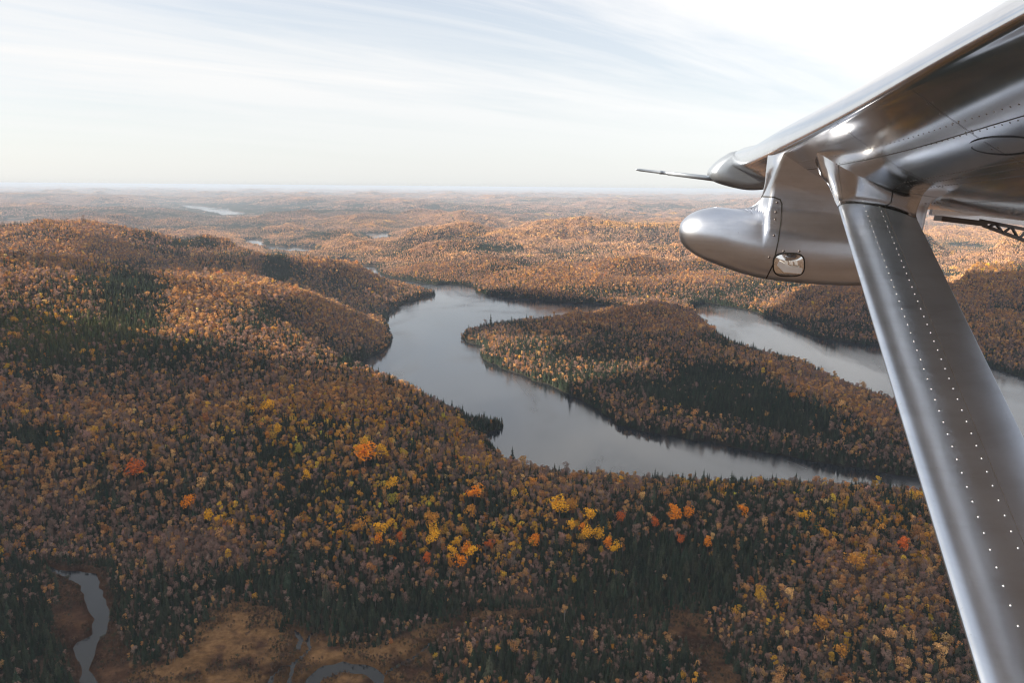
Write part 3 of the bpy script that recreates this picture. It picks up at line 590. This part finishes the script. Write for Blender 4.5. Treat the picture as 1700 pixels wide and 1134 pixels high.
def metal(name, base, rough, bump=.0, streak=.0, met=1., spec=None):
    m, nt, out = new_mat(name); p = N(nt, 'ShaderNodeBsdfPrincipled', i={'Metallic': met}); tc = N(nt, 'ShaderNodeTexCoord')
    n = N(nt, 'ShaderNodeTexNoise', i={'Scale': 7., 'Detail': 6, 'Roughness': .65}); LK(nt, tc.outputs['Object'], n.inputs[0])
    n2 = N(nt, 'ShaderNodeTexNoise', i={'Scale': 60., 'Detail': 3, 'Roughness': .6}); LK(nt, tc.outputs['Object'], n2.inputs[0])
    c = mixc(nt, n.outputs[0], tuple(x*.86 for x in base), tuple(x*1.1 for x in base))
    c = mixc(nt, ramp(nt, n2.outputs[0], [(.26, (.35,)*3), (.31, (0,)*3)]), c, tuple(x*.55 for x in base))      # specks of dirt
    mp = N(nt, 'ShaderNodeMapping'); mp.inputs['Scale'].default_value = (3, 3, 34); mp.inputs['Rotation'].default_value = (0, .5, .2); LK(nt, tc.outputs['Object'], mp.inputs[0])
    n4 = N(nt, 'ShaderNodeTexNoise', i={'Scale': 1., 'Detail': 6, 'Roughness': .7}); LK(nt, mp.outputs[0], n4.inputs[0])
    c = mixc(nt, 1., c, ramp(nt, n4.outputs[0], [(.36, (.93,)*3), (.52, (1,)*3)]), 'MULTIPLY')
    LK(nt, c, p.inputs['Base Color'])
    LK(nt, mth(nt, 'ADD', mth(nt, 'ADD', mth(nt, 'MULTIPLY', n.outputs[0], .07), rough-.05), mth(nt, 'MULTIPLY', n4.outputs[0], .03)), p.inputs['Roughness'])
    if bump:
        n3 = N(nt, 'ShaderNodeTexNoise', i={'Scale': 2.2, 'Detail': 2}); LK(nt, tc.outputs['Object'], n3.inputs[0])
        b = N(nt, 'ShaderNodeBump', i={'Strength': bump, 'Distance': .02}); LK(nt, n3.outputs[0], b.inputs['Height']); LK(nt, b.outputs[0], p.inputs['Normal'])
    LK(nt, p.outputs[0], out.inputs[0]); return m
M_WING = metal('wing_metal', (.70, .71, .74), .12, .04); M_STRUT = metal('strut_metal', (.50, .56, .66), .30, .03); M_POD = metal('pod_metal', (.54, .58, .66), .30, .10)
M_RIV = metal('rivet_metal', (.36, .38, .42), .62, 0, 0, 1.); M_SEAM = metal('black_seal', (.012, .012, .013), .6, 0, 0, 0.); M_DARK = metal('dark_bracket', (.10, .09, .09), .5, 0, 0, .7); M_CHROME = metal('lamp_chrome', (.9, .9, .9), .1, .1); M_WHITE = metal('reflection_white', (.8, .8, .8), .4, 0, 0, 0.); M_GREYP = metal('tip_paint', (.25, .29, .35), .42, .1, 0, .7)
def pmesh(name, v, f, mats, parent=None, smooth=True, fm=None):
    v = (np.asarray(v, float)-PORG) @ PF
    me = bpy.data.meshes.new(name); me.from_pydata([tuple(a) for a in v], [], [tuple(int(i) for i in a) for a in f]); 
    for m in mats: me.materials.append(m)
    for p in me.polygons: p.use_smooth = smooth
    if fm is not None: me.polygons.foreach_set('material_index', np.asarray(fm, np.int32))
    me.update(); o = link(name, me, parent or plane); return o
def catmull(P, k):
    """rows of stations -> k rows per span"""
    P = np.asarray(P, float); Q = np.concatenate([[2*P[0]-P[1]], P, [2*P[-1]-P[-2]]]); out = []
    for i in range(1, len(Q)-2):
        for t in np.arange(k)/k:
            a, b, c, d = Q[i-1], Q[i], Q[i+1], Q[i+2]; out.append(.5*((2*b)+(c-a)*t+(2*a-5*b+4*c-d)*t*t+(3*b-a-3*c+d)*t**3))
    out.append(P[-1]); return np.array(out)
def grid_faces(n, m, closed=True, o=0):
    F = []
    for i in range(n-1):
        for j in range(m if closed else m-1):
            j2 = (j+1) % m; F.append((o+i*m+j, o+i*m+j2, o+(i+1)*m+j2, o+(i+1)*m+j))
    return F
def capf(n, m, o=0): return [tuple(o+j for j in range(m))[::-1], tuple(o+(n-1)*m+j for j in range(m))]
# --- wing
def wsec(s, L, lw, tw, T, ww):
    c = L-T; h = tw-lw
    P = [(T, ww), (T+.25*c, ww+.08*(lw-ww)), (T+.5*c, ww+.20*(lw-ww)), (T+.72*c, ww+.46*(lw-ww)), (T+.88*c, ww+.78*(lw-ww)), (T+.965*c, lw-.004), (L-.004, lw+.13*h), (L, lw+.42*h), (L-.022*c, lw+.78*h), (L-.08*c, tw), (T+.72*c, tw+.05), (T+.3*c, ww+.55*(tw-ww)+.06), (T, ww+.018)]
    P = catmull(P, 6); return [(s, a, b) for a, b in P]
WST = [(-.8, -.86, .60, .76, -2.7, .16), (.6, -.86, .54, .69, -2.6, .13), (2.2, -.89, .455, .60, -2.45, .10), (3.5, -.93, .37, .535, -2.15, .088), (5, -.99, .31, .495, -2.02, .11), (6.5, -1.09, .30, .465, -1.9, .165), (7.95, -1.20, .36, .495, -1.78, .27)]
wst = catmull(WST, 8); secs = np.array([wsec(*a) for a in wst]); wn, wm = secs.shape[:2]
wv = secs.reshape(-1, 3); wf = grid_faces(wn, wm)+capf(wn, wm)
wing = pmesh('wing', wv, wf, [M_WING])
BV = BVHTree.FromPolygons([tuple(a) for a in wv], [tuple(a) for a in wf])
def on_wing(px, py, bv=None):
    a, b = rat(px, py); d = Vector((1, a, b)).normalized(); h = (bv or BV).ray_cast(Vector((0, 0, 0)), d)
    return (np.array(h[0]), np.array(h[1])) if h[0] is not None else (None, None)
def discs(hits, r, lift, k=7):
    V, F = [], []
    for p, n in hits:
        if p is None: continue
        if n @ p > 0: n = -n
        u = np.cross(n, [0, .3, 1]); u /= np.linalg.norm(u); w = np.cross(n, u); o = len(V); a = np.arange(k)*2*np.pi/k
        for q, l in ((1., -.001), (.75, lift)):
            for x in a: V.append(p+n*l+(u*math.cos(x)+w*math.sin(x))*r*q)
        F += [(o+i, o+(i+1) % k, o+k+(i+1) % k, o+k+i) for i in range(k)]+[tuple(o+k+i for i in range(k))]
    return V, F
hits = []
for (x0, y0, x1_, y1_, n) in ((1500, 303, 1720, 262, 46), (1505, 309, 1720, 276, 44), (1510, 315, 1720, 289, 44), (1530, 338, 1720, 332, 40), (1300, 262, 1640, 60, 60)):
    for k in range(n): hits.append(on_wing(x0+(x1_-x0)*(k+.5)/n, y0+(y1_-y0)*(k+.5)/n))
v, f = discs(hits[:174], .0042, .0012); pmesh('skin_rivets', v, f, [M_DARK], wing)
def strip(pts, wd, lift, name, mat, parent, bv=None):
    """thin raised line following the skin"""
    hs = [h for h in (on_wing(*p, bv) for p in pts) if h[0] is not None]; V, F = [], []
    for i, (p, n) in enumerate(hs):
        if n @ p > 0: n = -n
        t = hs[min(i+1, len(hs)-1)][0]-hs[max(i-1, 0)][0]; b = np.cross(n, t); b /= np.linalg.norm(b)+1e-9
        V += [p+n*lift+b*wd, p+n*lift-b*wd]
    F = [(2*i, 2*i+1, 2*i+3, 2*i+2) for i in range(len(hs)-1)]
    return pmesh(name, V, F, [mat], parent) if F else None
def pline(pts, n=14):
    out = []
    for (a, b), (c, d) in zip(pts, pts[1:]): out += [(a+(c-a)*k/n, b+(d-b)*k/n) for k in range(n)]
    return out+[pts[-1]]
def skin(s_, v_):
    h = BV.ray_cast(Vector((s_, v_, -1)), Vector((0, 0, 1))); return (np.array(h[0]), np.array(h[1])) if h[0] is not None else (None, None)
def seam(pts, wd, name='panel_seam', mat=None):
    hs = [h for h in (skin(*p) for p in pts) if h[0] is not None]; V = []
    for i, (p, n) in enumerate(hs):
        if n[2] > 0: n = -n
        t = hs[min(i+1, len(hs)-1)][0]-hs[max(i-1, 0)][0]; b = np.cross(n, t); b /= np.linalg.norm(b)+1e-9; V += [p+n*.0012+b*wd, p+n*.0012-b*wd]
    return pmesh(name, V, [(2*i, 2*i+1, 2*i+3, 2*i+2) for i in range(len(hs)-1)], [mat or M_SEAM], wing)
for s_ in (1.9, 2.75, 3.55, 5.6): seam([(s_, -.90-.02*max(0, s_-3)-k*.03) for k in range(34)], .0013)
seam([(1.2+k*.12, -1.12-.012*k*.12) for k in range(46)], .0013)
V_, F_ = discs([skin(1.3+k*.045, y0) for k in range(90) for y0 in (-1.095, -1.145)]+[skin(s_+d_, -1.0-k*.045) for s_ in (1.9, 2.75, 3.55) for d_ in (-.02, .02) for k in range(20)], .0034, .0009, 6); pmesh('seam_screws', V_, F_, [M_DARK], wing)
strip(pline([(1415, 302), (1520, 322), (1690, 350)]), .003, .0015, 'panel_seam', M_SEAM, wing)
# oval filler cover on the lower skin
cv = [(1668+58*math.cos(a), 243+15*math.sin(a)) for a in np.linspace(0, 2*np.pi, 49)]
strip(cv, .006, .004, 'filler_cover', M_WING, wing)
# --- drooped wing tip
def tsec(s, k):
    cx = -1.36; P = [(-1.72, .25), (-1.60, .185), (-1.42, .150), (-1.22, .165), (-1.08, .20), (-1.02, .262), (-1.05, .34), (-1.13, .43), (-1.24, .497), (-1.45, .50), (-1.70, .38)]
    P = np.array([(cx+(a-cx)*k, .32+(b-.32)*k) for a, b in P]); Q = catmull(np.concatenate([P, P[:1]]), 5)[:-1]
    return [(s, a, b) for a, b in Q]
ts = np.array([tsec(s, k) for s, k in ((7.80, .02), (7.80, .55), (7.805, .80), (7.83, .92), (7.90, .99), (8.0, 1.), (8.15, .97), (8.28, .85), (8.36, .6), (8.4, .1))]); tn, tm = ts.shape[:2]
pmesh('wing_tip', ts.reshape(-1, 3), grid_faces(tn, tm)+capf(tn, tm), [M_GREYP])
# --- pitot tube
def revolve(name, p0, p1, prof, mat, parent=None, k=16):
    p0 = np.array(p0, float); p1 = np.array(p1, float); d = p1-p0; L = np.linalg.norm(d); d /= L; u = np.cross(d, [1, 0, .1]); u /= np.linalg.norm(u); w = np.cross(d, u); a = np.arange(k)*2*np.pi/k
    V = np.concatenate([p0+d*L*t+(np.cos(a)[:, None]*u+np.sin(a)[:, None]*w)*r for t, r in prof]); n = len(prof)
    return pmesh(name, V, grid_faces(n, k)+capf(n, k), [mat], parent)
pr = sv(1190, 297, 8.0); pt_ = sv(1055, 281, 8.0)
pit = revolve('pitot_tube', (8, *pr), (8, *pt_), [(0, .026), (.14, .024), (.6, .020), (.60, .0155), (.67, .0165), (.675, .018), (.70, .018), (.705, .0145), (.95, .0125), (.985, .009), (1., .004)], M_GREYP)
# --- strut
top = np.array([4.12, -1.13*1.03, .075*1.03]); bot = top+1.55*np.array([-2.4, .2, -.98]); top = top+.06*(top-bot)/np.linalg.norm(top-bot)
ax = (top-bot)/np.linalg.norm(top-bot); CH = .362; LS = np.linalg.norm(top-bot)
vd = np.array([0, -1., 0]); vd = vd-ax*(vd@ax); vd /= np.linalg.norm(vd); nd = np.cross(ax, vd); nd = nd if nd[0] < 0 else -nd
def ssec(t, grow=0.):
    o = bot+ax*t; q = []
    for a in np.linspace(0, 2*np.pi, 56, endpoint=False):
        x = .5-.5*math.cos(a); th = .165*(1.45*math.sqrt(max(x, 0))-.62*x-.83*x*x)*1.0; th = max(th, 0)*(1 if a <= math.pi else -1)
        q.append(o+vd*((x-.5)*(CH+2*grow)+.5*CH)+nd*(th*CH*(1+grow*2)+math.copysign(grow*.3, th if th else 1)*(1 if 0 < x < .99 else 0)))
    return q
sv_ = np.concatenate([ssec(t) for t in np.linspace(0, LS, 40)])
strut = pmesh('wing_strut', sv_, grid_faces(40, 56)+capf(40, 56), [M_STRUT])
SB = BVHTree.FromPolygons([tuple(a) for a in sv_], grid_faces(40, 56))
RH = []
for fr_, ph in ((.30, 0.), (.505, .5)):
    for k in range(int(LS/.058)):
        p = bot+ax*(LS-.10-(k+ph)*.058)+vd*fr_*CH; h = SB.ray_cast(Vector(p+nd*.3), Vector(-nd)); 
        if h[0] is not None: RH.append((np.array(h[0]), np.array(h[1])))
v, f = discs(RH, .0034, .0018, 8); pmesh('strut_rivets', v, f, [M_RIV], strut)
sh = []
for k in range(60):
    p = bot+ax*(.02+(LS-.04)*k/59)+vd*.56*CH; h = SB.ray_cast(Vector(p+nd*.3), Vector(-nd)); sh.append((np.array(h[0]), np.array(h[1])))
V = []
for p, n in sh: V += [p+nd*.0008-vd*.001, p+nd*.0008+vd*.001]
pmesh('lap_seam', V, [(2*i, 2*i+1, 2*i+3, 2*i+2) for i in range(59)], [M_DARK], strut)
# flared fairing where the strut meets the wing
fs = []
for t, hh, g in ((-.03, 0, .003), (0, 0, .004), (.03, .005, .009), (.06, .022, .018), (.09, .048, .032), (.115, .075, .052), (.13, .105, .08), (.136, .14, .10), (.140, .18, .12)):
    o = np.array(ssec(LS-.10+t, g)); o[:, 2] += hh; fs.append(o)
fs = np.concatenate(catmull(np.array([a.ravel() for a in fs]), 4).reshape(-1, 56, 3)); fn = len(fs)//56
pmesh('strut_fairing', fs, grid_faces(fn, 56), [M_WING])
# --- pod under the leading edge
PS = 5.0
top_c = [(-.525, -.205)]+[sv(x, y, PS) for x, y in ((1129, 373), (1135, 364), (1146, 355), (1162, 348))]+[(-.70, -.032), (-.76, -.024), (-.83, -.024), (-.89, -.014), (-.94, .010), (-.972, .055), (-.99, .13), (-1.0, .22), (-1.01, .33)]
bot_c = [(-.525, -.205)]+[sv(x, y, PS) for x, y in ((1129, 398), (1136, 409), (1148, 419), (1168, 430), (1200, 443), (1235, 455), (1270, 463), (1320, 469), (1380, 473), (1440, 474))]+[(-1.78, -.375), (-1.92, -.33)]
tc_ = catmull(top_c, 6); bc_ = catmull(bot_c, 6)
def wt_at(v): return float(np.interp(-v, -tc_[:, 0], tc_[:, 1])) if v > -1.01 else .33
def wb_at(v): return float(np.interp(-v, -bc_[:, 0], bc_[:, 1]))
def psec(v):
    b = wb_at(v); t = wt_at(v); R = (min(t, -.024)-b)/2
    tail = float(np.clip((1.93+v)/.35, .12, 1))**.5; R = R*tail if v < -1.58 else R
    R = max(R, .002); wc = b+R; nk = 0.115 if t > wc+R+.005 else 0.
    nk = nk*float(sm(t, -.03, .30))*tail if nk else 0.
    lev = b+(t-b)*(.5-.5*np.cos(np.linspace(0, math.pi, 26))); side = []
    for w in lev:
        c = math.sqrt(max(R*R-(w-wc)**2, 0)) if w < wc+R else 0.
        fl = 0. if w < wc else nk*float(sm(w, wc-.01, wc+.12))*(1+.9*sm(w, .12, .33)); x = (c**2.4+fl**2.4)**(1/2.4) if w > wc else c
        if w >= t-1e-6 and t < .3: x = 0.
        side.append((x, w))
    return [(PS-x, v, w) for x, w in side]+[(PS+x, v, w) for x, w in side[::-1]]
def pod_part(name, vs, mat, e):
    q = np.array([psec(v) for v in vs]); n, m = q.shape[:2]; return pmesh(name, q.reshape(-1, 3), grid_faces(n, m)+[capf(n, m)[e]], [mat]), q
VC = -1.085
va = np.r_[-.5252, -.527, -.53, -.535, np.linspace(-.545, -.9, 26), np.linspace(-.905, -1.0, 30), np.linspace(-1.01, VC, 6)]
nose, qa = pod_part('nose_cap', va, M_POD, 0)
body, qb = pod_part('pod', np.r_[VC, np.linspace(VC-.02, -1.55, 24), np.linspace(-1.58, -1.92, 20)], M_POD, 1)
tag(body)
pv = np.concatenate([qa.reshape(-1, 3), qb.reshape(-1, 3)]); PB = BVHTree.FromPolygons([tuple(a) for a in pv], grid_faces(len(qa), qa.shape[1])+grid_faces(len(qb), qb.shape[1], True, qa.shape[0]*qa.shape[1]))
v, f = discs([on_wing(x, y, PB) for x, y in ((1290, 336), (1288, 352), (1287, 364), (1285, 391), (1277, 427), (1301, 417), (1327, 417))], .0075, .003, 8); pmesh('screws', v, f, [M_DARK], nose)
strip(pline([(1264, 326), (1284, 327), (1295, 331), (1298, 338), (1297, 365), (1292, 400), (1284, 438), (1272, 462)], 8), .0038, .0015, 'seal', M_SEAM, body, PB)
# landing light window, set in the pod's near side
def lens(cx, cy, rx, ry, lift, ex=3.2, k=40, rings=5, dome=.0):
    V = []; c0 = on_wing(cx, cy, PB)
    for r in range(rings+1):
        for a in np.arange(k)*2*np.pi/k:
            ca, sa = math.cos(a), math.sin(a); g = (abs(ca)**ex+abs(sa)**ex)**(-1/ex)*r/rings
            p, n = on_wing(cx+rx*g*ca, cy+ry*g*sa, PB)
            if p is None: print('MISS', cx+rx*g*ca, cy+ry*g*sa); p, n = last
            last = (p, n); n = n if n@p < 0 else -n; V.append(p+n*(lift+dome*(1-(r/rings)**2)))
    return V, grid_faces(rings+1, k)
v, f = lens(1309.5, 439, 27, 20, .003); rim = pmesh('light_rim', v, f, [M_SEAM], body)
v, f = lens(1309.5, 439, 24.5, 17.5, .006, dome=.022); lamp = pmesh('landing_light', v, f, [M_CHROME], body)
def patchq(pts, lift, name, mat):
    V = []
    for x, y in pts:
        p, n = on_wing(x, y, PB)
        if p is None: continue
        n = n if n@p < 0 else -n; V.append(p+n*lift)
    pmesh(name, V, [tuple(range(len(V)))], [mat], body, False)
patchq([(1289, 436), (1300, 446), (1329, 449), (1331, 441), (1310, 437), (1292, 430)], .031, 'fuselage_reflection', M_WHITE)  # white shape paints the fuselage's reflection onto the lens
for x in (1301, 1309, 1317): patchq([(x, 430), (x+5, 431), (x+6, 436), (x+1, 435)], .031, 'reflection_bar', M_WHITE)  # small bars of the same painted reflection
# --- flap track and its open bracket behind the strut
def box8(a, b, ww_, ds, name, mat, parent=None):
    V = []
    for p in (a, b):
        for s_ in (-ds, ds):
            for w in (-ww_, ww_): V.append((p[0]+s_, p[1], p[2]+w))
    return pmesh(name, V, [(0, 1, 3, 2), (4, 6, 7, 5), (0, 4, 5, 1), (2, 3, 7, 6), (0, 2, 6, 4), (1, 5, 7, 3)], [mat], parent, False)
SF = 4.3
ft = box8((SF, *sv(1557, 362, SF)), (SF, *sv(1632, 371, SF)), .013, .05, 'flap_track', M_DARK)
pa, pb, pc = (1627, 366), (1790, 398), (1790, 432)
def bar(a, b, r=.008): return box8((SF, *sv(*a, SF)), (SF, *sv(*b, SF)), r, .012, 'truss_bar', M_DARK, ft)
bar(pa, pb); bar((1632, 374), pc)
for k in range(6):
    x0 = 1640+k*26; yt = lambda x: 366+(x-1627)*.196; yb = lambda x: 374+(x-1632)*.367
    bar((x0, yb(x0)), (x0+13, yt(x0+13)), .005); bar((x0+13, yt(x0+13)), (x0+24, yb(x0+24)), .005)
box8((4.6, *sv(1545, 352, 4.6)), (4.6, *sv(1780, 378, 4.6)), .016, .02, 'flap_hinge_rail', M_WING)
# ------------------------------------------------------------------ unseen cumulus added out of frame to shade foreground and left hills: (shadow centre x, y, radius x, y)
def build_shade_clouds():
    m, nt, out = new_mat('cloud'); d = N(nt, 'ShaderNodeBsdfDiffuse', i={0: (.85, .86, .88, 1)}); tl = N(nt, 'ShaderNodeBsdfTranslucent', i={0: (.85, .86, .88, 1)}); tr = N(nt, 'ShaderNodeBsdfTransparent')
    a = N(nt, 'ShaderNodeMixShader', i={0: .6}); LK(nt, d.outputs[0], a.inputs[1]); LK(nt, tl.outputs[0], a.inputs[2])
    b = N(nt, 'ShaderNodeMixShader', i={0: .82}); LK(nt, tr.outputs[0], b.inputs[1]); LK(nt, a.outputs[0], b.inputs[2]); LK(nt, b.outputs[0], out.inputs[0])
    for cx, cy_, rx, ry, lab in ((150, 650, 1750, 480, 'long unseen cloud added left of the plane to shade the foreground'), (950, 1480, 800, 520, 'smaller unseen cloud added behind the long one to shade the island'), (-760, 1330, 330, 130, 'flat unseen cloud added beyond the long one to shade the left valley'), (-560, 1820, 130, 190, 'smallest unseen cloud, added to shade the left hills'), (-1250, 2500, 420, 130, 'farthest unseen cloud, added to shade the left hills'), (-60, 1900, 120, 330, 'narrow unseen cloud, added to shade the left shore of the lake')):
        t = 1500/sdir.z; ox, oy = cx+sdir.x*t, cy_+sdir.y*t; n, k = 96, 24; V = []
        th, ph = np.meshgrid(np.linspace(0, 2*np.pi, n, endpoint=False), np.linspace(.02, np.pi-.02, k)); x = np.cos(th)*np.sin(ph); y = np.sin(th)*np.sin(ph); z = np.cos(ph)
        g = 1+.35*fbm(x*300+cx, y*300, 150, 4, 2.)+.2*fbm(x*300+z*150, y*300, 50, 3, 5.)
        V = np.stack([ox+x*rx*g, oy+y*ry*g, 1500+np.where(z > 0, z*170, z*40)*g], -1).reshape(-1, 3)
        F = [(i*n+j, (i+1)*n+j, (i+1)*n+(j+1) % n, i*n+(j+1) % n) for i in range(k-1) for j in range(n)]
        me = mesh_np('cloud', V, F, [m], True); o = link('cloud', me); tag(o, lab, kind='structure')
build_shade_clouds()
# ------------------------------------------------------------------ haze
def build_haze():
    b = bpy.data.meshes.new('haze'); X = 75000; z0, z1_ = -3., 304.
    v = [(x, y, z) for z in (z0, z1_) for y in (-X, X) for x in (-X, X)]
    b.from_pydata(v, [], [(0, 2, 3, 1), (4, 5, 7, 6), (0, 1, 5, 4), (2, 6, 7, 3), (0, 4, 6, 2), (1, 3, 7, 5)]); b.update()
    m, nt, out = new_mat('haze'); p = N(nt, 'ShaderNodeVolumePrincipled'); p.inputs['Color'].default_value = (.45, .54, .68, 1); p.inputs['Density'].default_value = 5.8e-5; p.inputs['Anisotropy'].default_value = 0.
    LK(nt, p.outputs[0], out.inputs['Volume']); b.materials.append(m); o = link('haze', b); tag(o, 'thin pale haze lying over the hills', 'haze', kind='stuff')
build_haze()
